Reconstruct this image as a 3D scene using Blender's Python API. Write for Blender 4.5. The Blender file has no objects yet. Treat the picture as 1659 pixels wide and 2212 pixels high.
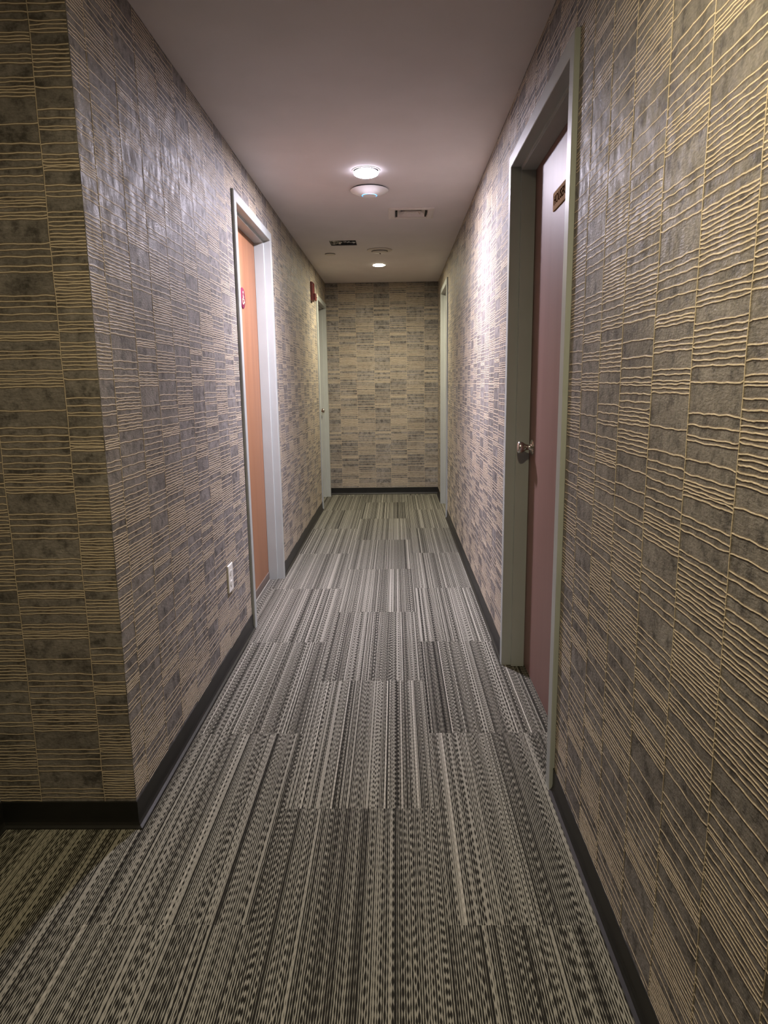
import bpy, bmesh, math, random
import numpy as np
from mathutils import Matrix, Vector

C = bpy.context.scene.collection
random.seed(7)

# ------------------------------------------------------------------ room measures (metres)
H = 2.44                 # ceiling
XL, XR = -0.7895, 0.499  # corridor walls
XA = -1.2                # wall of the recess beside the camera
Y0 = 1.838               # return wall (outer corner)
YE = 8.104               # end wall
YB = -1.6                # behind the camera
HB = 0.082               # base height
TH = 0.16                # wall thickness

# ------------------------------------------------------------------ node helpers
def new_mat(name):
    m = bpy.data.materials.new(name); m.use_nodes = True
    nt = m.node_tree; nt.nodes.clear()
    out = nt.nodes.new('ShaderNodeOutputMaterial')
    b = nt.nodes.new('ShaderNodeBsdfPrincipled')
    nt.links.new(b.outputs[0], out.inputs[0])
    return m, nt, b

def val(nt, sock, v):
    if isinstance(v, (int, float)): sock.default_value = v
    else: nt.links.new(v, sock)

def M(nt, op, a, b=None, c=None):
    n = nt.nodes.new('ShaderNodeMath'); n.operation = op
    val(nt, n.inputs[0], a)
    if b is not None: val(nt, n.inputs[1], b)
    if c is not None: val(nt, n.inputs[2], c)
    return n.outputs[0]

def mix(nt, fac, a, b, mode='MIX'):
    n = nt.nodes.new('ShaderNodeMix'); n.data_type = 'RGBA'; n.blend_type = mode
    val(nt, n.inputs[0], fac)
    for s, v in ((n.inputs[6], a), (n.inputs[7], b)):
        if isinstance(v, tuple): s.default_value = (*v[:3], 1)
        else: nt.links.new(v, s)
    return n.outputs[2]

def ramp(nt, fac, stops):
    n = nt.nodes.new('ShaderNodeValToRGB'); nt.links.new(fac, n.inputs[0])
    e = n.color_ramp.elements
    while len(e) < len(stops): e.new(0.5)
    for i, (p, c) in enumerate(stops):
        e[i].position = p; e[i].color = (*c, 1) if isinstance(c, tuple) else (c, c, c, 1)
    return n.outputs[0]

def noise(nt, vec, scale, detail=2.0, rough=0.5, dims='3D'):
    n = nt.nodes.new('ShaderNodeTexNoise'); n.noise_dimensions = dims
    n.inputs['Scale'].default_value = scale; n.inputs['Detail'].default_value = detail
    n.inputs['Roughness'].default_value = rough
    if vec is not None: nt.links.new(vec, n.inputs['Vector'])
    return n.outputs[0]

def mapping(nt, scale=(1, 1, 1), rot=(0, 0, 0)):
    tc = nt.nodes.new('ShaderNodeTexCoord'); mp = nt.nodes.new('ShaderNodeMapping')
    mp.inputs['Scale'].default_value = scale; mp.inputs['Rotation'].default_value = rot
    nt.links.new(tc.outputs['Object'], mp.inputs[0])
    return mp.outputs[0]

def bump(nt, b, h, strength, dist):
    n = nt.nodes.new('ShaderNodeBump'); n.inputs['Strength'].default_value = strength
    n.inputs['Distance'].default_value = dist
    nt.links.new(h, n.inputs['Height']); nt.links.new(n.outputs[0], b.inputs['Normal'])

def simple(name, col, rough=0.5, metal=0.0, spec=0.5, var=0.06, vscale=30.0, bmp=0.0, bscale=400.0):
    m, nt, b = new_mat(name)
    v = mapping(nt)
    nz = noise(nt, v, vscale, 3)
    dark = tuple(c * (1 - var) for c in col); lite = tuple(min(1, c * (1 + var)) for c in col)
    nt.links.new(ramp(nt, nz, [(0.3, dark), (0.7, lite)]), b.inputs['Base Color'])
    b.inputs['Roughness'].default_value = rough; b.inputs['Metallic'].default_value = metal
    b.inputs['Specular IOR Level'].default_value = spec
    if bmp: bump(nt, b, noise(nt, v, bscale, 2), bmp, 0.001)
    return m

def emit(name, col, strength):
    m = bpy.data.materials.new(name); m.use_nodes = True
    nt = m.node_tree; nt.nodes.clear()
    out = nt.nodes.new('ShaderNodeOutputMaterial'); e = nt.nodes.new('ShaderNodeEmission')
    e.inputs[0].default_value = (*col, 1); e.inputs[1].default_value = strength
    if strength > 50:      # frosted lens: brightest where it faces straight down
        g = nt.nodes.new('ShaderNodeNewGeometry'); sp = nt.nodes.new('ShaderNodeSeparateXYZ')
        nt.links.new(g.outputs['Incoming'], sp.inputs[0])      # downlight beam: strongest straight down
        d = M(nt, 'MAXIMUM', M(nt, 'MULTIPLY', sp.outputs[2], -1.0), 0.0)
        nt.links.new(M(nt, 'MULTIPLY', M(nt, 'ADD', M(nt, 'POWER', d, 0.85), 0.006), strength), e.inputs[1])
    nt.links.new(e.outputs[0], out.inputs[0])
    return m

# ------------------------------------------------------------------ materials
def wallpaper_material():
    m, nt, b = new_mat('wallpaper')
    at = nt.nodes.new('ShaderNodeAttribute'); at.attribute_name = 'thread'
    t = at.outputs['Fac']
    v = mapping(nt)
    big = noise(nt, v, 5.0, 4, 0.6)
    mid = noise(nt, v, 28.0, 4, 0.65)
    vf = mapping(nt, (90, 90, 260), (0.0, 0.0, 0.0))
    fib = noise(nt, vf, 1.0, 3, 0.6)
    base = ramp(nt, big, [(0.32, (0.138, 0.127, 0.117)), (0.52, (0.205, 0.190, 0.178)), (0.72, (0.256, 0.240, 0.226))])
    smud = ramp(nt, mid, [(0.34, 0.34), (0.50, 0.95), (0.72, 1.22)])
    base = mix(nt, 0.9, base, smud, 'MULTIPLY')
    grain = ramp(nt, fib, [(0.3, 0.70), (0.65, 1.22)])
    base = mix(nt, 0.8, base, grain, 'MULTIPLY')
    skirt = mix(nt, mid, (0.110, 0.086, 0.062), (0.185, 0.148, 0.110))
    thr = mix(nt, fib, (0.60, 0.505, 0.370), (0.81, 0.705, 0.550))
    f1 = nt.nodes.new('ShaderNodeMapRange'); f1.inputs[1].default_value = 0.02; f1.inputs[2].default_value = 0.30
    nt.links.new(t, f1.inputs[0])
    f2 = nt.nodes.new('ShaderNodeMapRange'); f2.inputs[1].default_value = 0.35; f2.inputs[2].default_value = 0.75
    nt.links.new(t, f2.inputs[0])
    col = mix(nt, M(nt, 'MULTIPLY', f1.outputs[0], 0.75), base, skirt)
    col = mix(nt, f2.outputs[0], col, thr)
    nt.links.new(col, b.inputs['Base Color'])
    sheen = ramp(nt, noise(nt, mapping(nt, (34, 34, 15)), 1.0, 4, 0.65), [(0.36, 0.72), (0.62, 0.47)])   # patchy satin finish
    nt.links.new(sheen, b.inputs['Roughness'])
    b.inputs['Specular IOR Level'].default_value = 0.30
    vd = mapping(nt, (130, 130, 110), (0.6, 0.5, 0.3))
    hgt = M(nt, 'ADD', M(nt, 'MULTIPLY', noise(nt, vd, 1.0, 3, 0.6), 0.6), M(nt, 'MULTIPLY', fib, 0.5))
    bump(nt, b, hgt, 0.75, 0.0024)
    return m

def carpet_material():
    m, nt, b = new_mat('carpet')
    tc = nt.nodes.new('ShaderNodeTexCoord'); sp = nt.nodes.new('ShaderNodeSeparateXYZ')
    nt.links.new(tc.outputs['Object'], sp.inputs[0])
    X, Y = sp.outputs[0], sp.outputs[1]
    W, L = 0.475, 0.9335
    ci = M(nt, 'FLOOR', M(nt, 'DIVIDE', M(nt, 'ADD', X, 0.36 + 10 * W), W))      # plank column
    odd = M(nt, 'MODULO', ci, 2.0)                                                 # centre column -> 10 -> even
    yo = M(nt, 'ADD', M(nt, 'SUBTRACT', Y, 1.92), M(nt, 'MULTIPLY', odd, 0.5 * L))
    ri = M(nt, 'FLOOR', M(nt, 'DIVIDE', M(nt, 'ADD', yo, 20 * L), L))
    seed = M(nt, 'ADD', M(nt, 'MULTIPLY', ci, 17.31), M(nt, 'MULTIPLY', ri, 5.77))
    # wavy stripes
    cv = nt.nodes.new('ShaderNodeCombineXYZ')
    nt.links.new(M(nt, 'MULTIPLY', X, 130.0), cv.inputs[0]); nt.links.new(M(nt, 'MULTIPLY', Y, 26.0), cv.inputs[1])
    nt.links.new(seed, cv.inputs[2])
    wob = M(nt, 'MULTIPLY', M(nt, 'SUBTRACT', noise(nt, cv.outputs[0], 1.0, 2), 0.5), 0.0021)
    P = 0.0056
    u = M(nt, 'DIVIDE', M(nt, 'ADD', M(nt, 'ADD', X, wob), 5.0), P)
    k = M(nt, 'FLOOR', u)
    fu = M(nt, 'ABSOLUTE', M(nt, 'SUBTRACT', M(nt, 'FRACT', u), 0.5))
    wv = nt.nodes.new('ShaderNodeTexWhiteNoise'); wv.noise_dimensions = '2D'
    c2 = nt.nodes.new('ShaderNodeCombineXYZ'); nt.links.new(k, c2.inputs[0]); nt.links.new(seed, c2.inputs[1])
    nt.links.new(c2.outputs[0], wv.inputs['Vector'])
    sc = nt.nodes.new('ShaderNodeSeparateColor'); nt.links.new(wv.outputs['Color'], sc.inputs[0])
    r1, r2, r3 = sc.outputs[0], sc.outputs[1], sc.outputs[2]
    # groups of stripes share a rhythm
    g = M(nt, 'FLOOR', M(nt, 'DIVIDE', k, 7.0))
    wg = nt.nodes.new('ShaderNodeTexWhiteNoise'); wg.noise_dimensions = '2D'
    c3 = nt.nodes.new('ShaderNodeCombineXYZ'); nt.links.new(g, c3.inputs[0]); nt.links.new(seed, c3.inputs[1])
    nt.links.new(c3.outputs[0], wg.inputs['Vector'])
    sg = nt.nodes.new('ShaderNodeSeparateColor'); nt.links.new(wg.outputs['Color'], sg.inputs[0])
    g1, g2, g3 = sg.outputs[0], sg.outputs[1], sg.outputs[2]
    # dash length 15..45 mm per group, phase drifting from stripe to stripe
    per = M(nt, 'ADD', M(nt, 'ADD', 0.018, M(nt, 'MULTIPLY', g1, 0.018)), M(nt, 'MULTIPLY', r1, 0.012))
    ph = M(nt, 'ADD', M(nt, 'MULTIPLY', k, M(nt, 'MULTIPLY', M(nt, 'GREATER_THAN', g2, 0.6), 0.33)), M(nt, 'MULTIPLY', r3, 0.9))
    s = M(nt, 'SINE', M(nt, 'MULTIPLY', M(nt, 'ADD', M(nt, 'DIVIDE', Y, per), ph), 2 * math.pi))
    # base half width and bead amplitude
    basew = ramp(nt, r1, [(0.0, 0.0), (0.10, 0.10), (0.22, 0.23), (0.78, 0.31), (0.92, 0.43), (1.0, 0.55)])
    basew = M(nt, 'ADD', basew, M(nt, 'MULTIPLY', M(nt, 'SUBTRACT', g3, 0.5), 0.10))
    amp = ramp(nt, r2, [(0.0, 0.02), (0.35, 0.06), (0.75, 0.11), (0.85, 0.20), (1.0, 0.24)])
    hw = M(nt, 'ADD', basew, M(nt, 'MULTIPLY', s, amp))
    fuzz = noise(nt, tc.outputs['Object'], 520.0, 2)
    hw = M(nt, 'ADD', hw, M(nt, 'MULTIPLY', M(nt, 'SUBTRACT', fuzz, 0.5), 0.20))
    edge = nt.nodes.new('ShaderNodeMapRange'); edge.interpolation_type = 'SMOOTHSTEP'
    nt.links.new(M(nt, 'SUBTRACT', fu, hw), edge.inputs[0])
    edge.inputs[1].default_value = -0.05; edge.inputs[2].default_value = 0.05
    tan_f = edge.outputs[0]
    patch = noise(nt, tc.outputs['Object'], 2.2, 2)
    tanc = mix(nt, patch, (0.215, 0.207, 0.172), (0.270, 0.261, 0.220))
    tanc = mix(nt, 0.7, tanc, ramp(nt, fuzz, [(0.25, 0.72), (0.75, 1.2)]), 'MULTIPLY')
    blk = (0.0165, 0.0155, 0.013)
    col = mix(nt, tan_f, blk, tanc)
    # a few pale frayed threads
    pale = M(nt, 'MULTIPLY', M(nt, 'GREATER_THAN', r2, 0.985), M(nt, 'LESS_THAN', fu, 0.42))
    col = mix(nt, M(nt, 'MULTIPLY', pale, 0.55), col, (0.42, 0.40, 0.34))
    nt.links.new(col, b.inputs['Base Color'])
    b.inputs['Roughness'].default_value = 0.95; b.inputs['Specular IOR Level'].default_value = 0.08
    hh = M(nt, 'ADD', M(nt, 'MULTIPLY', tan_f, 0.7), M(nt, 'MULTIPLY', fuzz, 0.5))
    bump(nt, b, hh, 0.5, 0.002)
    return m

def wood_material(name, dark, lite, rough, scale=1.0, contrast=(0.3, 0.7), spec=0.5):
    m, nt, b = new_mat(name)
    v = mapping(nt, (14 * scale, 14 * scale, 0.9 * scale))
    n1 = noise(nt, v, 1.0, 5, 0.6)
    v2 = mapping(nt, (120, 120, 4))
    n2 = noise(nt, v2, 1.0, 3, 0.6)
    f = M(nt, 'ADD', M(nt, 'MULTIPLY', n1, 0.75), M(nt, 'MULTIPLY', n2, 0.25))
    nt.links.new(ramp(nt, f, [(contrast[0], dark), (contrast[1], lite)]), b.inputs['Base Color'])
    b.inputs['Roughness'].default_value = rough; b.inputs['Specular IOR Level'].default_value = spec
    bump(nt, b, noise(nt, mapping(nt), 260.0, 3), 0.12, 0.001)
    return m

def foil_material():
    m, nt, b = new_mat('crumpled_foil')
    v = mapping(nt)
    n = noise(nt, v, 22.0, 3)
    nt.links.new(ramp(nt, n, [(0.46, (0.02, 0.02, 0.022)), (0.60, (0.62, 0.61, 0.60))]), b.inputs['Base Color'])
    b.inputs['Metallic'].default_value = 0.9; b.inputs['Roughness'].default_value = 0.28
    bump(nt, b, noise(nt, v, 45.0, 3), 0.8, 0.01)
    return m

MAT = dict(
    paper=wallpaper_material(), carpet=carpet_material(),
    core=simple('wall_core', (0.2, 0.19, 0.17), 0.8),
    ceil=simple('ceiling_paint', (0.60, 0.572, 0.575), 0.75, spec=0.2, var=0.03, vscale=4, bmp=0.10, bscale=350),
    base=simple('black_rubber', (0.012, 0.012, 0.011), 0.42, spec=0.35, var=0.2, vscale=12),
    frame=simple('grey_enamel', (0.365, 0.390, 0.375), 0.44, spec=0.5, var=0.03, vscale=8, bmp=0.05, bscale=180),
    oak=wood_material('orange_wood', (0.22, 0.098, 0.046), (0.32, 0.152, 0.076), 0.5),
    mauve=wood_material('brown_mauve_wood', (0.165, 0.090, 0.074), (0.215, 0.124, 0.104), 0.46, 0.6, (0.2, 0.8), 0.36),
    greydoor=simple('grey_door_paint', (0.36, 0.38, 0.36), 0.4),
    sweep=simple('brown_grey_sweep', (0.14, 0.11, 0.09), 0.5),
    nickel=simple('satin_nickel', (0.66, 0.64, 0.60), 0.20, 1.0, var=0.03),
    white=simple('white_plastic', (0.72, 0.71, 0.66), 0.35, var=0.02),
    apwhite=simple('access_point_white', (0.82, 0.81, 0.82), 0.22, var=0.01),
    ventw=simple('vent_enamel', (0.60, 0.56, 0.53), 0.5, var=0.03),
    fitting=simple('ceiling_fitting_white', (0.50, 0.46, 0.42), 0.5, var=0.03),
    dark=simple('dark_gap', (0.012, 0.011, 0.010), 0.8),
    duct=simple('duct_sheet_metal', (0.05, 0.05, 0.05), 0.5, 0.5),
    foil=foil_material(),
    red=simple('alarm_red', (0.16, 0.022, 0.018), 0.4, var=0.05),
    lens=simple('strobe_lens', (0.75, 0.66, 0.55), 0.15),
    burg=simple('burgundy_plastic', (0.15, 0.020, 0.045), 0.7, spec=0.12, var=0.05),
    cream=simple('cream_raised', (0.70, 0.58, 0.38), 0.7, spec=0.12, var=0.02),
    plaque=simple('tan_plaque', (0.40, 0.235, 0.105), 0.8, spec=0.05, var=0.05),
    letter=simple('brown_letter', (0.040, 0.016, 0.008), 0.9, spec=0.0),
    slot=simple('slot_dark', (0.03, 0.03, 0.03), 0.5),
    led=emit('blue_led_ring', (0.02, 0.36, 1.0), 4.0),
    l1=emit('cool_lamp', (0.91, 0.845, 1.0), 2600.0),
    l2=emit('warm_lamp', (1.0, 0.905, 0.66), 1650.0),
    l0=emit('amber_lamp', (1.0, 0.85, 0.54), 700.0),
)

# ------------------------------------------------------------------ mesh helpers
class MB:
    def __init__(s): s.v = []; s.f = []; s.sm = []
    def add(s, vs, fs, smooth=False):
        o = len(s.v); s.v += [tuple(v) for v in vs]
        s.f += [tuple(i + o for i in f) for f in fs]; s.sm += [smooth] * len(fs)
        return s
    def box(s, x0, x1, y0, y1, z0, z1):
        vs = [(x, y, z) for x in (x0, x1) for y in (y0, y1) for z in (z0, z1)]
        return s.add(vs, [(0, 1, 3, 2), (4, 6, 7, 5), (0, 4, 5, 1), (2, 3, 7, 6), (0, 2, 6, 4), (1, 5, 7, 3)])
    def lathe(s, prof, seg=48, mat=Matrix(), smooth=True):
        vs = []; fs = []; n = len(prof)
        for i in range(seg):
            a = 2 * math.pi * i / seg
            for r, z in prof: vs.append(mat @ Vector((r * math.cos(a), r * math.sin(a), z)))
        for i in range(seg):
            j = (i + 1) % seg
            for q in range(n - 1): fs.append((i * n + q, j * n + q, j * n + q + 1, i * n + q + 1))
        s.add(vs, fs, smooth)
        for q in (0, n - 1):
            if prof[q][0] > 1e-5:
                idx = [mat @ Vector((prof[q][0] * math.cos(2 * math.pi * i / seg), prof[q][0] * math.sin(2 * math.pi * i / seg), prof[q][1])) for i in range(seg)]
                s.add(idx, [tuple(range(seg))])
        return s
    def extrude(s, poly, axis_fn, t0, t1):
        n = len(poly)
        vs = [axis_fn(a, d, t0) for a, d in poly] + [axis_fn(a, d, t1) for a, d in poly]
        fs = [(i, (i + 1) % n, n + (i + 1) % n, n + i) for i in range(n)] + [tuple(range(n)), tuple(range(2 * n - 1, n - 1, -1))]
        return s.add(vs, fs)
    def obj(s, name, mat, parent=None, bevel=0.0, seg=2, loc=None):
        me = bpy.data.meshes.new(name); me.from_pydata(s.v, [], s.f); me.update()
        bm = bmesh.new(); bm.from_mesh(me)
        bmesh.ops.remove_doubles(bm, verts=bm.verts, dist=1e-6)
        bmesh.ops.recalc_face_normals(bm, faces=bm.faces)
        bm.to_mesh(me); bm.free()
        if any(s.sm):
            if all(s.sm): me.shade_smooth()
            else:
                me.shade_smooth()
                me.set_sharp_from_angle(angle=math.radians(38))
        me.materials.append(mat)
        o = bpy.data.objects.new(name, me); C.objects.link(o)
        if parent:
            o.parent = parent
            o.matrix_parent_inverse = Matrix.Translation(-world_loc(parent))
        if bevel:
            b = o.modifiers.new('bevel', 'BEVEL'); b.width = bevel; b.segments = seg; b.limit_method = 'ANGLE'
            b.angle_limit = math.radians(40)
        return o

def world_loc(o):
    l = Vector(o.location)
    while o.parent: o = o.parent; l = l + (Vector(o.location) if o.type == 'EMPTY' else Vector((0, 0, 0)))
    return l

def tag(o, label, cat, group=None, kind=None):
    o['label'] = label; o['category'] = cat
    if group: o['group'] = group
    if kind: o['kind'] = kind
    return o

def thing(name, loc, label, cat, group=None, kind=None):
    o = bpy.data.objects.new(name, None); C.objects.link(o); o.location = loc
    o.empty_display_size = 0.05
    return tag(o, label, cat, group, kind)

# ------------------------------------------------------------------ wallpaper thread pattern
PER = 0.709
LA = [0.8594, 0.8401, 0.8304, 0.8207, 0.8122, 0.803, 0.7928, 0.7855, 0.7745, 0.7671, 0.7561, 0.7425, 0.7018, 0.6682, 0.6469, 0.6268, 0.6167, 0.6117, 0.594, 0.5775, 0.5635, 0.5558, 0.5469, 0.5379, 0.5302, 0.5148, 0.5071, 0.4981, 0.4878, 0.4774, 0.4696, 0.4361, 0.3955, 0.3665, 0.3373, 0.3267, 0.3013, 0.2799, 0.2637, 0.2556, 0.2448, 0.234, 0.2232, 0.2136, 0.2055, 0.1987, 0.1905, 0.1672]
LB = [0.8318, 0.818, 0.8039, 0.7856, 0.7673, 0.7403, 0.7317, 0.7255, 0.7186, 0.6909, 0.6822, 0.6727, 0.6397, 0.6309, 0.6196, 0.6138, 0.6063, 0.5982, 0.5346, 0.4896, 0.4676, 0.4517, 0.4321, 0.4136, 0.3934, 0.3776, 0.3631, 0.3557, 0.3494, 0.3411, 0.3273, 0.3193, 0.3113, 0.251, 0.2375, 0.2199, 0.1968, 0.1818]
LC = [0.8026, 0.7844, 0.7649, 0.7563, 0.7465, 0.7391, 0.7108, 0.7009, 0.691, 0.6811, 0.6724, 0.6624, 0.6524, 0.6424, 0.6161, 0.5668, 0.5464, 0.5272, 0.5196, 0.4887, 0.4629, 0.4514, 0.4449, 0.4379, 0.4332, 0.4259, 0.3901, 0.3761, 0.3637, 0.3267, 0.3147, 0.3041, 0.2934, 0.284, 0.2746, 0.2652, 0.2558, 0.2491, 0.241, 0.2316, 0.2213, 0.199, 0.1799, 0.1731, 0.1649, 0.1567, 0.1498, 0.1416, 0.1347, 0.1265, 0.1196, 0.1113, 0.103]
LINES = {'A': LA, 'B': LB, 'C': LC}

def make_threads(fmap, cols, phase, zlo, zhi, holes, dist):
    """cols: (s0, s1, type, clip0, clip1); fmap(s, z, h) -> xyz; returns verts, quads, thread values"""
    V, F, T = [], [], []
    off = 0
    prof = np.array([[-1.0, 0.0001, 0.0], [-0.62, 0.00012, 0.33], [-0.34, 0.0003, 0.40], [0.0, 0.00130, 1.0], [0.34, 0.0003, 0.40], [0.62, 0.00012, 0.33], [1.0, 0.0001, 0.0]])
    def strip(S, Z, along_s, half, tone=1.0):
        nonlocal off
        n = len(S); m = len(prof)
        a = prof[:, 0][None, :] * half
        if along_s: s = np.repeat(S[:, None], m, 1); z = Z[:, None] + a
        else: s = S[:, None] + a; z = np.repeat(Z[:, None], m, 1)
        h = np.repeat((prof[:, 1])[None, :], n, 0)
        V.append(fmap(s.ravel(), z.ravel(), h.ravel()))
        T.append(np.repeat(prof[:, 2][None, :] * tone, n, 0).ravel())
        i = np.arange(n - 1)[:, None] * m + np.arange(m - 1)[None, :] + off
        F.append(np.stack([i, i + 1, i + m + 1, i + m], -1).reshape(-1, 4))
        off += n * m
    for s0, s1, ty, c0, c1 in cols:
        if c1 - c0 < 0.012: continue
        nseg = max(3, int(dist((c0 + c1) / 2) * (c1 - c0) / 0.185))
        for kper in range(-2, 4):
            for li, zz in enumerate(LINES[ty]):
                z0 = zz + phase + kper * PER
                if z0 < zlo + 0.003 or z0 > zhi - 0.003: continue
                rs = np.random.RandomState((hash((ty, li)) if False else (ord(ty) * 977 + li * 31)) % 100003)
                r = rs.rand(8)
                S = np.linspace(c0 + 0.0012, c1 - 0.0012, nseg + 1)
                uu = (S - s0) / (s1 - s0)
                jit = np.random.RandomState((ord(ty) * 977 + li * 31 + kper * 7919 + int(abs(s0) * 1000)) % 1000003).rand(nseg + 1) - 0.5
                Z = z0 + 0.0006 * np.sin(2 * np.pi * (uu * (0.8 + r[0]) + r[1])) + 0.0006 * np.sin(2 * np.pi * (uu * (2.6 + r[2]) + r[3])) + 0.0009 * jit
                e = np.minimum(uu, 1 - uu)
                Z = Z + (0.0018 * (r[4] - 0.5) * 2) * np.exp(-(e / 0.05) ** 2)
                ok = np.ones(nseg + 1, bool)
                for hs0, hs1, hz0, hz1 in holes: ok &= ~((S > hs0 - 0.001) & (S < hs1 + 0.001) & (Z > hz0 - 0.003) & (Z < hz1 + 0.003))
                # keep runs, ending exactly at the hole edges
                idx = np.where(ok)[0]
                if len(idx) < 2: continue
                for run in np.split(idx, np.where(np.diff(idx) > 1)[0] + 1):
                    if len(run) > 1: strip(S[run], Z[run], True, 0.0042 * (0.88 + 0.24 * r[5]))
        for s_e in (s0,):
            if s_e < c0 - 1e-6 or s_e > c1 + 1e-6: continue
            spans = [(zlo, zhi)]
            for hs0, hs1, hz0, hz1 in holes:
                if hs0 - 0.002 < s_e < hs1 + 0.002:
                    spans = [(max(zlo, hz1), zhi)] + ([(zlo, hz0)] if hz0 > zlo else [])
            for a, bb in spans:
                if bb - a < 0.03: continue
                n = int((bb - a) / (0.022 if dist(s_e) > 8 else 0.05)) + 2
                Z = np.linspace(a, bb, n)
                rs = np.random.RandomState(int(abs(s_e) * 999) % 9973)
                S = s_e + 0.0008 * np.sin(Z * 21 + rs.rand() * 6) + 0.0013 * (rs.rand(n) - 0.5)
                strip(S, Z, False, 0.0032, 0.84)
    return np.concatenate(V), np.concatenate(F), np.concatenate(T)

def wall(name, boxes, fmap, cols, phase, holes, dist, label, zlo=HB - 0.01, zhi=H):
    mb = MB()
    for bx in boxes: mb.box(*bx)
    nv = len(mb.v)
    V, F, T = make_threads(fmap, cols, phase, zlo, zhi, holes, dist)
    allv = np.concatenate([np.array(mb.v, float), V])
    faces = [tuple(f) for f in mb.f] + [tuple(f) for f in (F + nv).tolist()]
    me = bpy.data.meshes.new(name)
    me.from_pydata(allv.tolist(), [], faces); me.update()
    att = me.attributes.new('thread', 'FLOAT', 'POINT')
    att.data.foreach_set('value', np.concatenate([np.zeros(nv), T]).astype(np.float32))
    sm = np.zeros(len(faces), bool); sm[len(mb.f):] = True
    me.polygons.foreach_set('use_smooth', sm)
    me.materials.append(MAT['paper'])
    o = bpy.data.objects.new(name, me); C.objects.link(o)
    tag(o, label, 'wall', kind='structure')
    return o

def columns(bounds, types, lo, hi):
    out = []
    for (a, b), t in zip(zip(bounds[:-1], bounds[1:]), types):
        c0, c1 = max(a, lo), min(b, hi)
        if c1 > c0: out.append((a, b, t, c0, c1))
    return out

def extend(bounds, types, widths, cyc, hi):
    # continue a measured row of columns upward in s with the average widths
    i = cyc.index(types[-1])
    while bounds[-1] < hi:
        i = (i + 1) % 3; types.append(cyc[i]); bounds.append(bounds[-1] + widths[cyc[i]])
    return bounds, types

# doors:  (wall, y_open0, y_open1, z_top)
DOORS = {1: ('L', 3.574, 4.498, 2.195), 2: ('R', 2.060, 3.020, 2.170), 3: ('L', 7.175, 7.955, 2.150), 4: ('R', 6.640, 7.410, 2.215)}
FW = 0.050
def out_rect(d): w, a, b, z = DOORS[d]; return (a - FW, b + FW, 0.0, z + FW)

def side_boxes(x0, x1, ya, yb, ds):
    bx = []; y = ya
    for d in sorted(ds, key=lambda q: DOORS[q][1]):
        w, a, b, zt = DOORS[d]
        a -= 0.049; b += 0.049; zt += 0.049           # rough opening hidden behind the casing
        bx.append((x0, x1, y, a, 0, H)); bx.append((x0, x1, a, b, zt, H)); y = b
    bx.append((x0, x1, y, yb, 0, H))
    return bx

WID = {'A': 0.190, 'B': 0.171, 'C': 0.189}
# left wall: reading direction near -> far = A B C
lb, lt = [1.745, 1.937, 2.127, 2.300, 2.489, 2.680, 2.848, 3.038, 3.230, 3.400], list('CABCABCAB')
lb, lt = extend(lb, lt, WID, 'ABC', 8.2)
near = lambda s: 22 if s < 2.6 else (12 if s < 4.2 else 6)
wall('wall_left', side_boxes(XL - TH, XL, Y0 + 0.10, YE, (1, 3)),
     lambda s, z, h: np.stack([XL + h, s, z], -1), columns(lb, lt, Y0, YE), 0.0, [out_rect(1), out_rect(3)], near,
     'long left corridor wall papered in taupe with raised tan thread lines')
# right wall: reading direction far -> near = A B C, so near -> far = C B A
rb, rt = [1.000, 1.180, 1.357, 1.546, 1.708, 1.866, 2.052], list('CBACBA')
rb, rt = extend(rb, rt, WID, 'CBA', 8.2)
while rb[0] > YB:
    t = 'CBA'[('CBA'.index(rt[0]) - 1) % 3]; rt.insert(0, t); rb.insert(0, rb[0] - WID[t])
wall('wall_right', side_boxes(XR, XR + TH, YB, YE, (2, 4)),
     lambda s, z, h: np.stack([XR - h, s, z], -1), columns(rb, rt, YB, YE), -0.028, [out_rect(2), out_rect(4)],
     lambda s: 5 if s < 0.5 else near(s), 'long right corridor wall papered in taupe with raised tan thread lines')
wall('wall_end', [(XL - TH, XR + TH, YE, YE + TH, 0, H)],
     lambda s, z, h: np.stack([s, YE - h, z], -1),
     columns([-0.828, -0.644, -0.447, -0.241, -0.057, 0.135, 0.340, 0.520], list('BCABCAB'), XL, XR), 0.010, [], lambda s: 8,
     'papered end wall closing the far end of the corridor')
wall('wall_return', [(XA - TH, XL, Y0, Y0 + 0.10, 0, H)],
     lambda s, z, h: np.stack([s, Y0 - h, z], -1),
     columns([-1.262, -1.075, -0.884, -0.690], list('ABC'), XA, XL), 0.0, [], lambda s: 16,
     'short papered return wall facing the viewer at the left corner')
ab, at_ = [1.838], ['C']
ab = [1.838 - 0.062 - 0.189 * i for i in range(20)][::-1] + [1.838 + 0.13]
at_ = [('ABC'[(i - 20 + 300) % 3]) for i in range(20)]
wall('wall_recess', [(XA - TH, XA, YB, 1.70 - 0.98, 0, H), (XA - TH, XA, 0.72, 1.70, 2.20, H), (XA - TH, XA, 1.70, Y0, 0, H)],
     lambda s, z, h: np.stack([XA + h, s, z], -1), columns(ab, at_, YB, Y0), 0.0, [(0.70, 1.735, 0, 2.25)], lambda s: 6,
     'papered wall of the recess at the far left edge beside the viewer')
mb = MB().box(XA - TH, XR + TH, YB - TH, YB, 0, H)
tag(mb.obj('wall_rear_added', MAT['core']), 'plain wall behind the viewer', 'wall', kind='structure')  # unseen wall added to close the space and control the light

# ------------------------------------------------------------------ floor and ceiling
mb = MB().box(XA - TH, XR + TH, YB - TH, YE + TH, -0.08, 0.0)
tag(mb.obj('floor', MAT['carpet']), 'charcoal and grey striped carpet planks along the corridor floor', 'floor', kind='structure')

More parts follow.
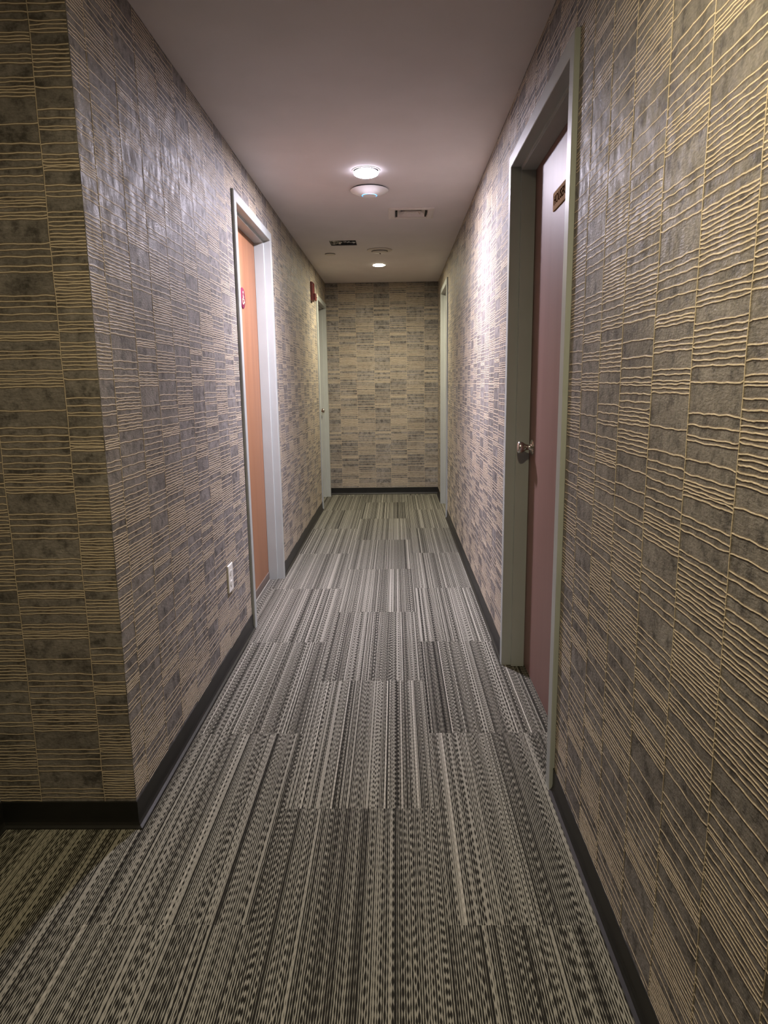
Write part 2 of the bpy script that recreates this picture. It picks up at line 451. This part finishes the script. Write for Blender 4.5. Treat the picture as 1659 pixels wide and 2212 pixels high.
VENT = (-0.035, 0.274, 4.775, 5.065)      # outer flange
VH = (0.012, 0.227, 4.822, 5.018)         # hole
FO = (-0.522, -0.306, 5.785, 5.985)       # open cut-out with foil
def ceiling():
    xs = sorted({XA - TH, XR + TH, VH[0], VH[1], FO[0], FO[1]}); ys = sorted({YB - TH, YE + TH, VH[2], VH[3], FO[2], FO[3]})
    mb = MB()
    hole = lambda x, y: any(h[0] < x < h[1] and h[2] < y < h[3] for h in (VH, FO))
    for a, b in zip(xs, xs[1:]):
        for c, d in zip(ys, ys[1:]):
            if hole((a + b) / 2, (c + d) / 2): continue
            mb.add([(a, c, H), (b, c, H), (b, d, H), (a, d, H)], [(0, 1, 2, 3)])
            mb.add([(a, c, H + .1), (b, c, H + .1), (b, d, H + .1), (a, d, H + .1)], [(0, 1, 2, 3)])
    for h in (VH, FO):
        x0, x1, y0, y1 = h
        mb.add([(x0, y0, H), (x1, y0, H), (x1, y1, H), (x0, y1, H), (x0, y0, H + .1), (x1, y0, H + .1), (x1, y1, H + .1), (x0, y1, H + .1)],
               [(0, 1, 5, 4), (1, 2, 6, 5), (2, 3, 7, 6), (3, 0, 4, 7)])
    x0, x1, y0, y1 = XA - TH, XR + TH, YB - TH, YE + TH
    mb.add([(x0, y0, H), (x1, y0, H), (x1, y1, H), (x0, y1, H), (x0, y0, H + .1), (x1, y0, H + .1), (x1, y1, H + .1), (x0, y1, H + .1)],
           [(0, 1, 5, 4), (1, 2, 6, 5), (2, 3, 7, 6), (3, 0, 4, 7)])
    return mb.obj('ceiling', MAT['ceil'])
tag(ceiling(), 'smooth painted off-white corridor ceiling', 'ceiling', kind='structure')

# ------------------------------------------------------------------ black rubber cove base
BP = [(0, 0), (0.018, 0), (0.018, 0.003), (0.010, 0.008), (0.0055, 0.016), (0.0042, 0.026), (0.0042, HB - 0.002), (0.003, HB), (0, HB)]
def base_run(mb, fn, t0, t1): mb.extrude(BP, fn, t0, t1)
mb = MB()
base_run(mb, lambda a, z, t: (XL + a, t, z), Y0 - 0.0, DOORS[1][1] - FW)
base_run(mb, lambda a, z, t: (XL + a, t, z), DOORS[1][2] + FW, DOORS[3][1] - FW)
base_run(mb, lambda a, z, t: (XL + a, t, z), DOORS[3][2] + FW, YE)
tag(mb.obj('baseboard_left', MAT['base']), 'black rubber base along the foot of the left wall', 'baseboard', kind='structure')
mb = MB()
for a, b in ((YB, DOORS[2][1] - FW), (DOORS[2][2] + FW, DOORS[4][1] - FW), (DOORS[4][2] + FW, YE)):
    base_run(mb, lambda q, z, t: (XR - q, t, z), a, b)
tag(mb.obj('baseboard_right', MAT['base']), 'black rubber base along the foot of the right wall', 'baseboard', kind='structure')
mb = MB(); base_run(mb, lambda q, z, t: (t, YE - q, z), XL, XR)
tag(mb.obj('baseboard_end', MAT['base']), 'black rubber base under the end wall', 'baseboard', kind='structure')
mb = MB()
n = len(BP)
st = [lambda a, z: (XA, Y0 - a, z), lambda a, z: (XL + a, Y0 - a, z), lambda a, z: (XL + a, Y0, z)]
mb.add([f(a, z) for f in st for a, z in BP], [(s * n + i, s * n + (i + 1) % n, (s + 1) * n + (i + 1) % n, (s + 1) * n + i) for s in (0, 1) for i in range(n)])
tag(mb.obj('baseboard_return', MAT['base']), 'black rubber base under the return wall at the left corner', 'baseboard', kind='structure')
mb = MB(); base_run(mb, lambda q, z, t: (XA + q, t, z), 1.735, Y0)
tag(mb.obj('baseboard_recess', MAT['base']), 'black rubber base at the far left edge beside the viewer', 'baseboard', kind='structure')

# ------------------------------------------------------------------ doors
# casing profile: a = away from the opening, d = into the wall (0 = wall face)
FP = [(FW, 0.0), (FW, -0.012), (FW - 0.003, -0.015), (0.002, -0.015), (0, -0.013), (0, 0.026), (-0.001, 0.028), (-0.0155, 0.028), (-0.016, 0.029),
      (-0.016, 0.086), (0.0, 0.086), (0.0, 0.145), (FW, 0.145)]
def frame_mesh(toworld, y1, y2, zt):
    mb = MB(); n = len(FP)
    st = [lambda a, d: toworld(y1 - a, 0.0, d), lambda a, d: toworld(y1 - a, zt + a, d), lambda a, d: toworld(y2 + a, zt + a, d), lambda a, d: toworld(y2 + a, 0.0, d)]
    vs = [f(a, d) for f in st for a, d in FP]
    fs = [(s * n + i, s * n + (i + 1) % n, (s + 1) * n + (i + 1) % n, (s + 1) * n + i) for s in range(3) for i in range(n)]
    fs += [tuple(range(n)), tuple(range(4 * n - 1, 3 * n - 1, -1))]
    return mb.add(vs, fs)

KNOB = [(0.0005, 0.0), (0.0325, 0.0), (0.0335, 0.0015), (0.0328, 0.0035), (0.030, 0.005), (0.020, 0.0065), (0.0145, 0.009), (0.0122, 0.013), (0.0115, 0.020), (0.0120, 0.026),
        (0.0140, 0.031), (0.0175, 0.036), (0.0215, 0.041), (0.0245, 0.046), (0.0262, 0.051), (0.0266, 0.055), (0.0258, 0.0595), (0.0235, 0.063), (0.0185, 0.0658), (0.010, 0.0675), (0.0005, 0.068)]

def door(num, label, leafmat, knob_y, knob_z, sweep=False):
    side, y1, y2, zt = DOORS[num]
    sgn = -1 if side == 'L' else 1           # direction into the wall
    xw = XL if side == 'L' else XR
    tw = lambda y, z, d: (xw + sgn * d, y, z)
    root = thing('door_%d' % num, (xw + sgn * 0.087, (y1 + y2) / 2, 0), label, 'door', kind='structure')
    fr = frame_mesh(tw, y1, y2, zt).obj('door_frame', MAT['frame'], root)
    d0, d1 = 0.0875, 0.131
    xs = sorted((xw + sgn * d0, xw + sgn * d1))
    leaf = MB().box(xs[0], xs[1], y1 + 0.003, y2 - 0.003, 0.008, zt - 0.003).obj('door_leaf', leafmat, root, bevel=0.0015)
    if knob_y:
        # lathe axis points out of the leaf towards the corridor
        m = Matrix.Translation((xw + sgn * d0, knob_y, knob_z)) @ Vector((-sgn, 0, 0)).to_track_quat('Z', 'Y').to_matrix().to_4x4()
        k = MB().lathe(KNOB, 40, m).obj('knob', MAT['nickel'], leaf)
        k['label'] = 'satin nickel door knob'
        k.matrix_parent_inverse = Matrix()
        k.matrix_parent_inverse = Matrix.Translation(-(root.location * 0)) 
    if sweep:
        xs2 = sorted((xw + sgn * (d0 - 0.006), xw + sgn * d0))
        s_ = MB().box(xs2[0], xs2[1], y1 + 0.018, y2 - 0.018, 0.006, 0.055).obj('door_sweep', MAT['sweep'], leaf, bevel=0.001)
        s_.matrix_parent_inverse = Matrix()
    return root, leaf

door(1, 'orange-brown wooden door in grey frame on the left wall past the outlet', MAT['oak'], 3.64, 1.02, True)
door(2, 'large mauve-brown door with nickel knob in grey frame, nearest on the right', MAT['mauve'], 2.938, 1.027)
door(3, 'far left grey-framed door with nickel knob beside the end wall', MAT['mauve'], 7.868, 1.013)
door(4, 'far right grey-framed doorway near the end wall', MAT['mauve'], 6.74, 1.02)
# recess door: only its casing edge shows at the far left edge of the picture
root = thing('door_5', (XA - 0.087, 1.2, 0), 'grey door frame edge at the extreme left beside the return wall', 'door', kind='structure')
frame_mesh(lambda y, z, d: (XA - d, y, z), 0.77, 1.685, 2.17).obj('door_frame', MAT['frame'], root)
MB().box(XA - 0.131, XA - 0.0875, 0.773, 1.682, 0.008, 2.167).obj('door_leaf', MAT['mauve'], root, bevel=0.0015)

# ------------------------------------------------------------------ ceiling fittings
def flip(x, y, z=H): return Matrix.Translation((x, y, z)) @ Matrix.Rotation(math.pi, 4, 'X')   # lathe pointing down

def downlight(x, y, r, drop, mat, label, clip=False):
    t = thing('recessed_light', (x, y, H), label, 'ceiling light', 'recessed ceiling lights')
    MB().lathe([(r + 0.002, 0.0), (r + 0.010, 0.0), (r + 0.010, 0.0018), (r + 0.003, 0.004), (r + 0.0015, 0.002), (r + 0.002, 0.0)], 64, flip(x, y)).obj('trim_ring', MAT['fitting'], t)
    a0 = -0.85; b_ = drop / (1 - math.sin(a0))
    prof = [(max(0.0004, r * math.cos(a)), 0.0005 + b_ * (math.sin(a) - math.sin(a0))) for a in [a0 + (math.pi / 2 - a0) * i / 18 for i in range(19)]]
    MB().lathe(prof, 64, flip(x, y)).obj('lens', mat, t)
    if clip:
        MB().box(x + r + 0.004, x + r + 0.016, y - 0.004, y + 0.004, H - 0.012, H - 0.0005).obj('spring_clip', MAT['nickel'], t, bevel=0.001)
    return t
downlight(-0.147, 3.965, 0.066, 0.034, MAT['l1'], 'large bright cool-white round ceiling light just before the blue-ringed access point')
downlight(-0.147, 6.925, 0.057, 0.016, MAT['l2'], 'small warm round ceiling light farthest down the corridor', True)
downlight(0.0, 0.92, 0.066, 0.03, MAT['l0'], 'warm round ceiling light almost directly above the viewer, nearest of the three')

# access point with blue ring
ax, ay = -0.142, 4.325
t = thing('wireless_access_point', (ax, ay, H), 'white saucer-shaped wireless access point with glowing blue ring', 'access point')
MB().lathe([(0.100, 0.0), (0.104, 0.001), (0.104, 0.006), (0.100, 0.007)], 64, flip(ax, ay)).obj('shade_gap_disc', MAT['dark'], t)  # near-black disc: the shadow gap above the saucer rim, put into the colour
MB().lathe([(0.110, 0.0065), (0.113, 0.008), (0.113, 0.0105), (0.108, 0.014), (0.092, 0.022), (0.072, 0.030), (0.056, 0.0345), (0.0458, 0.0368), (0.0452, 0.0372), (0.0450, 0.0362), (0.0422, 0.0362), (0.0420, 0.0384), (0.0005, 0.0392)], 72, flip(ax, ay)).obj('saucer_body', MAT['apwhite'], t)
MB().lathe([(0.0423, 0.0363), (0.0423, 0.0380), (0.0449, 0.0374), (0.0449, 0.0363), (0.0423, 0.0363)], 72, flip(ax, ay)).obj('light_ring', MAT['led'], t)

# air diffuser
t = thing('air_vent', ((VENT[0] + VENT[1]) / 2, (VENT[2] + VENT[3]) / 2, H), 'square off-white louvred air vent in the ceiling', 'vent')
def ring(mb, o, zo, i, zi):
    a = [(o[0], o[2], zo), (o[1], o[2], zo), (o[1], o[3], zo), (o[0], o[3], zo)]
    b = [(i[0], i[2], zi), (i[1], i[2], zi), (i[1], i[3], zi), (i[0], i[3], zi)]
    mb.add(a + b, [(k, (k + 1) % 4, 4 + (k + 1) % 4, 4 + k) for k in range(4)])
ins = lambda r, q: (r[0] + q, r[1] - q, r[2] + q, r[3] - q)
mb = MB(); ring(mb, VENT, H, ins(VENT, 0.001), H - 0.004); ring(mb, ins(VENT, 0.001), H - 0.004, ins(VENT, 0.012), H - 0.009)
ring(mb, ins(VENT, 0.012), H - 0.009, ins(VENT, 0.044), H - 0.006); ring(mb, ins(VENT, 0.044), H - 0.006, ins(VENT, 0.049), H + 0.03)
mb.obj('flange', MAT['ventw'], t)
MB().box(VH[0] + 0.001, VH[1] - 0.001, VH[2] + 0.001, VH[3] - 0.001, H + 0.075, H + 0.09).obj('duct', MAT['dark'], t)
for q, w, z0, z1 in ((0.054, 0.030, H + 0.022, H - 0.004), (0.092, 0.022, H + 0.018, H - 0.002)):
    mb = MB(); o = ins(VENT, q); i = ins(VENT, q + w)
    # four sloping blades with open corners left and right
    ring(mb, ins(VENT, q), z1, ins(VENT, q + w), z0); ring(mb, ins(VENT, q + 0.0015), z1 + 0.002, ins(VENT, q + w), z0 + 0.002)
    mb.obj('louver', MAT['ventw'], t)
cv = ins(VENT, 0.126)
MB().box(cv[0] - 0.006, cv[1] + 0.006, cv[2], cv[3], H - 0.002, H + 0.002).obj('centre_plate', MAT['ventw'], t, bevel=0.001)
for x in (VENT[0] + 0.052, VENT[1] - 0.062):
    MB().box(x, x + 0.009, VENT[2] + 0.06, VENT[3] - 0.075, H - 0.0095, H + 0.004).obj('end_slot', MAT['dark'], t)

# open ceiling cut-out lined with crumpled foil
t = thing('foil_lined_vent_opening', ((FO[0] + FO[1]) / 2, (FO[2] + FO[3]) / 2, H), 'open rectangular vent cut-out stuffed with crumpled silver foil', 'vent opening')
MB().box(FO[0] + 0.001, FO[1] - 0.001, FO[2] + 0.001, FO[3] - 0.001, H + 0.08, H + 0.095).obj('duct_top', MAT['dark'], t)
mb = MB()
for a in ((FO[0] + .0005, FO[0] + .004, FO[2] + .0005, FO[3] - .0005), (FO[1] - .004, FO[1] - .0005, FO[2] + .0005, FO[3] - .0005), (FO[0] + .004, FO[1] - .004, FO[2] + .0005, FO[2] + .004), (FO[0] + .004, FO[1] - .004, FO[3] - .004, FO[3] - .0005)):
    mb.box(*a, H + 0.001, H + 0.08)
mb.obj('duct_liner', MAT['duct'], t)
def foil(name, x0, x1, y0, y1, z, amp, n, seed):
    rs = np.random.RandomState(seed); mb = MB(); vs = []
    for i in range(n + 1):
        for j in range(n + 1):
            e = 0 if i in (0, n) or j in (0, n) else 1
            vs.append((x0 + (x1 - x0) * i / n + e * rs.uniform(-.3, .3) * (x1 - x0) / n, y0 + (y1 - y0) * j / n + e * rs.uniform(-.3, .3) * (y1 - y0) / n, z + rs.uniform(-amp, amp)))
    fs = []
    for i in range(n):
        for j in range(n):
            a = i * (n + 1) + j; fs += [(a, a + 1, a + n + 2), (a, a + n + 2, a + n + 1)]
    return mb.add(vs, fs).obj(name, MAT['foil'], t)
foil('foil_sheet', FO[0] + 0.004, FO[0] + 0.085, FO[2] + 0.004, FO[3] - 0.004, H + 0.008, 0.007, 6, 3)
foil('foil_sheet', FO[0] + 0.085, FO[1] - 0.010, FO[3] - 0.07, FO[3] - 0.004, H + 0.022, 0.012, 6, 5)
foil('foil_sheet', FO[0] + 0.07, FO[1] - 0.004, FO[2] + 0.09, FO[2] + 0.115, H + 0.012, 0.005, 6, 9)

# round detector and flush cover disc
sx, sy = -0.124, 6.20
t = thing('ceiling_detector', (sx, sy, H), 'round off-white ceiling detector with a dark inner ring, before the far light', 'detector')
MB().lathe([(0.106, 0.0), (0.109, 0.001), (0.109, 0.004), (0.104, 0.007), (0.072, 0.010), (0.0005, 0.0102)], 64, flip(sx, sy)).obj('base_disc', MAT['fitting'], t)
MB().lathe([(0.0655, 0.0101), (0.0700, 0.0101), (0.0700, 0.0135), (0.0655, 0.0135)], 64, flip(sx, sy)).obj('dark_ring', MAT['slot'], t)
MB().lathe([(0.065, 0.0101), (0.0645, 0.016), (0.060, 0.019), (0.030, 0.0205), (0.0005, 0.021)], 64, flip(sx, sy)).obj('sensor_cap', MAT['fitting'], t)
MB().lathe([(0.006, 0.0), (0.006, 0.006), (0.0005, 0.007)], 16, flip(sx + 0.004, sy + 0.045, H - 0.0195)).obj('indicator', MAT['slot'], t)

px, py = -0.565, 6.345
t = thing('sprinkler_cover', (px, py, H), 'small flush round sprinkler cover plate at left of the ceiling', 'sprinkler cover')
MB().lathe([(0.046, 0.0), (0.046, 0.0035)], 48, flip(px, py)).obj('shadow_gap', MAT['slot'], t)
MB().lathe([(0.0435, 0.0034), (0.0475, 0.0045), (0.0475, 0.0065), (0.046, 0.008), (0.0005, 0.0085)], 48, flip(px, py)).obj('cover_disc', MAT['fitting'], t)

# ------------------------------------------------------------------ things on the walls
# outlet on the left wall
oy, oz = 3.083, 0.416
t = thing('wall_outlet', (XL, oy, oz), 'white duplex power outlet low on the left wall before the door', 'outlet')
MB().box(XL + 0.0002, XL + 0.0085, oy - 0.043, oy + 0.043, oz - 0.066, oz + 0.066).obj('cover_plate', MAT['white'], t, bevel=0.0035)
for s in (1, -1):
    zc = oz + s * 0.0255
    mb = MB(); pts = []
    for i in range(28):
        a = 2 * math.pi * i / 28
        pts.append((0.0175 * math.cos(a), max(-0.0135, min(0.0135, 0.0175 * math.sin(a)))))
    mb.extrude(pts, lambda a, b, q: (XL + q, oy + a, zc + b), 0.008, 0.0105)
    rc = mb.obj('receptacle', MAT['white'], t, bevel=0.0008)
    for yy, zz, w, h in ((-0.0065, 0.003, 0.001, 0.004), (0.0065, 0.003, 0.001, 0.0033), (0.0, -0.007, 0.0022, 0.0022)):
        sl = MB().box(XL + 0.0100, XL + 0.0108, oy + yy - w, oy + yy + w, zc + zz - h, zc + zz + h).obj('slot', MAT['slot'], rc)
        sl.matrix_parent_inverse = Matrix()
m = Matrix.Translation((XL + 0.0083, oy, oz)) @ Vector((1, 0, 0)).to_track_quat('Z', 'Y').to_matrix().to_4x4()
MB().lathe([(0.0033, 0.0), (0.0033, 0.0012), (0.0005, 0.0018)], 20, m).obj('screw', MAT['nickel'], t)

# fire alarm strobe on the left wall
fy, fz = 6.735, 2.170
t = thing('fire_alarm_strobe', (XL, fy, fz), 'red fire alarm strobe high on the left wall by the far door', 'fire alarm')
MB().box(XL + 0.0002, XL + 0.018, fy - 0.068, fy + 0.068, fz - 0.085, fz + 0.088).obj('back_plate', MAT['red'], t, bevel=0.004)
mb = MB().box(XL + 0.017, XL + 0.026, fy - 0.060, fy + 0.060, fz + 0.078, fz + 0.083); mb.box(XL + 0.017, XL + 0.026, fy - 0.062, fy - 0.056, fz - 0.078, fz + 0.083); mb.box(XL + 0.017, XL + 0.026, fy + 0.056, fy + 0.062, fz - 0.078, fz + 0.083)
mb.obj('rim', MAT['red'], t, bevel=0.001)
MB().box(XL + 0.017, XL + 0.046, fy - 0.050, fy + 0.050, fz - 0.080, fz - 0.018).obj('strobe_housing', MAT['red'], t, bevel=0.006)
MB().box(XL + 0.045, XL + 0.058, fy - 0.030, fy + 0.034, fz - 0.052, fz - 0.016).obj('strobe_lens', MAT['lens'], t, bevel=0.005)

# tan plaque on the near right door
sxp = XR + 0.0875
py1, py0, pz0, pz1 = 2.662, 2.262, 1.911, 1.975
t = thing('door_plaque', (sxp, (py0 + py1) / 2, (pz0 + pz1) / 2), 'small tan plaque with dark lettering high on the near right door', 'sign')
MB().box(sxp - 0.005, sxp - 0.0002, py0, py1, pz0, pz1).obj('plate', MAT['plaque'], t, bevel=0.0025)
cu = bpy.data.curves.new('lettering', 'FONT'); cu.body = 'HOUSEKEEPING'; cu.size = 0.044; cu.extrude = 0.0006; cu.align_y = 'CENTER'
tmp = bpy.data.objects.new('tmp_text', cu); C.objects.link(tmp)
bpy.context.view_layer.update()
me = bpy.data.meshes.new_from_object(tmp.evaluated_get(bpy.context.evaluated_depsgraph_get()))
bpy.data.objects.remove(tmp)
R3 = Matrix(((0, 0, -1), (-1, 0, 0), (0, 1, 0))).to_4x4()     # text runs towards -y for someone looking towards +x
me.transform(Matrix.Translation((sxp - 0.0054, py1 - 0.016, (pz0 + pz1) / 2)) @ R3)
me.materials.clear(); me.materials.append(MAT['letter']); me.name = 'lettering'
tx = bpy.data.objects.new('lettering', me); C.objects.link(tx); tx.parent = t

# burgundy disc on the left door
dx, dy, dz = XL - 0.0875, 4.078, 1.800
t = thing('restroom_sign', (dx, dy, dz), 'round burgundy sign with a cream wheelchair figure on the orange-brown door', 'sign')
m = Matrix.Translation((dx, dy, dz)) @ Vector((1, 0, 0)).to_track_quat('Z', 'Y').to_matrix().to_4x4()
MB().lathe([(0.058, 0.0002), (0.059, 0.001), (0.059, 0.003), (0.057, 0.0045), (0.0005, 0.0046)], 48, m).obj('disc', MAT['burg'], t)
def bar(mb, a, b, w, x=None):
    # flat bar in the plane of the sign
    (y0, z0), (y1, z1) = [(p[0] * 0.9, p[1] * 0.9) for p in (a, b)]; w *= 0.85; L = math.hypot(y1 - y0, z1 - z0); ny, nz = -(z1 - z0) / L * w / 2, (y1 - y0) / L * w / 2
    pts = [(y0 + ny, z0 + nz), (y1 + ny, z1 + nz), (y1 - ny, z1 - nz), (y0 - ny, z0 - nz)]
    mb.extrude([(p[0], p[1]) for p in pts], lambda u, v, q: (dx + q, dy + u, dz + v), 0.0044, 0.0062)
mb = MB()
bar(mb, (0.000, 0.022), (-0.004, -0.008), 0.009); bar(mb, (-0.004, -0.006), (0.022, -0.008), 0.008); bar(mb, (0.020, -0.006), (0.030, -0.026), 0.008)
bar(mb, (0.028, -0.026), (0.038, -0.022), 0.007); bar(mb, (-0.002, 0.010), (0.018, 0.007), 0.006)
for i in range(14):
    a0, a1 = math.radians(150 + i * 14), math.radians(150 + (i + 1) * 14)
    bar(mb, (-0.004 + 0.021 * math.cos(a0), -0.016 + 0.021 * math.sin(a0)), (-0.004 + 0.021 * math.cos(a1), -0.016 + 0.021 * math.sin(a1)), 0.006)
hd = Matrix.Translation((dx, dy + 0.001, dz + 0.032)) @ Vector((1, 0, 0)).to_track_quat('Z', 'Y').to_matrix().to_4x4()
mb.lathe([(0.007, 0.0044), (0.007, 0.0062), (0.0005, 0.0062)], 20, hd, False)
mb.obj('pictogram', MAT['cream'], t)

# fix parenting of second-level parts: children keep their world-space mesh data
bpy.context.view_layer.update()
for o in bpy.data.objects:
    if o.parent and o.type == 'MESH':
        if o.parent.type == 'EMPTY': o.matrix_parent_inverse = Matrix.Translation(-o.parent.location)
        else: o.matrix_parent_inverse = Matrix()

# ------------------------------------------------------------------ world, camera, view
w = bpy.data.worlds.new('World'); bpy.context.scene.world = w; w.use_nodes = True
w.node_tree.nodes['Background'].inputs[0].default_value = (0.02, 0.018, 0.015, 1)
w.node_tree.nodes['Background'].inputs[1].default_value = 0.3

f, P, Yw, R, E = 1472.496, 0.185505, -0.0187188, -0.0135320, 1.301875
fwd = Vector((math.sin(Yw) * math.cos(P), math.cos(Yw) * math.cos(P), -math.sin(P)))
right = Vector((math.cos(Yw), -math.sin(Yw), 0)); up = right.cross(fwd)
r2 = math.cos(R) * right + math.sin(R) * up; u2 = -math.sin(R) * right + math.cos(R) * up
cam = bpy.data.cameras.new('camera'); co = bpy.data.objects.new('camera', cam); C.objects.link(co)
co.matrix_world = Matrix(((r2.x, u2.x, -fwd.x, 0), (r2.y, u2.y, -fwd.y, 0), (r2.z, u2.z, -fwd.z, E), (0, 0, 0, 1)))
cam.sensor_fit = 'VERTICAL'; cam.sensor_height = 36.0; cam.lens = f / 2212 * 36.0
cam.clip_start = 0.02; cam.clip_end = 50
sc = bpy.context.scene
sc.camera = co
sc.view_settings.view_transform = 'Standard'
sc.view_settings.look = 'None'
sc.view_settings.exposure = 0.08
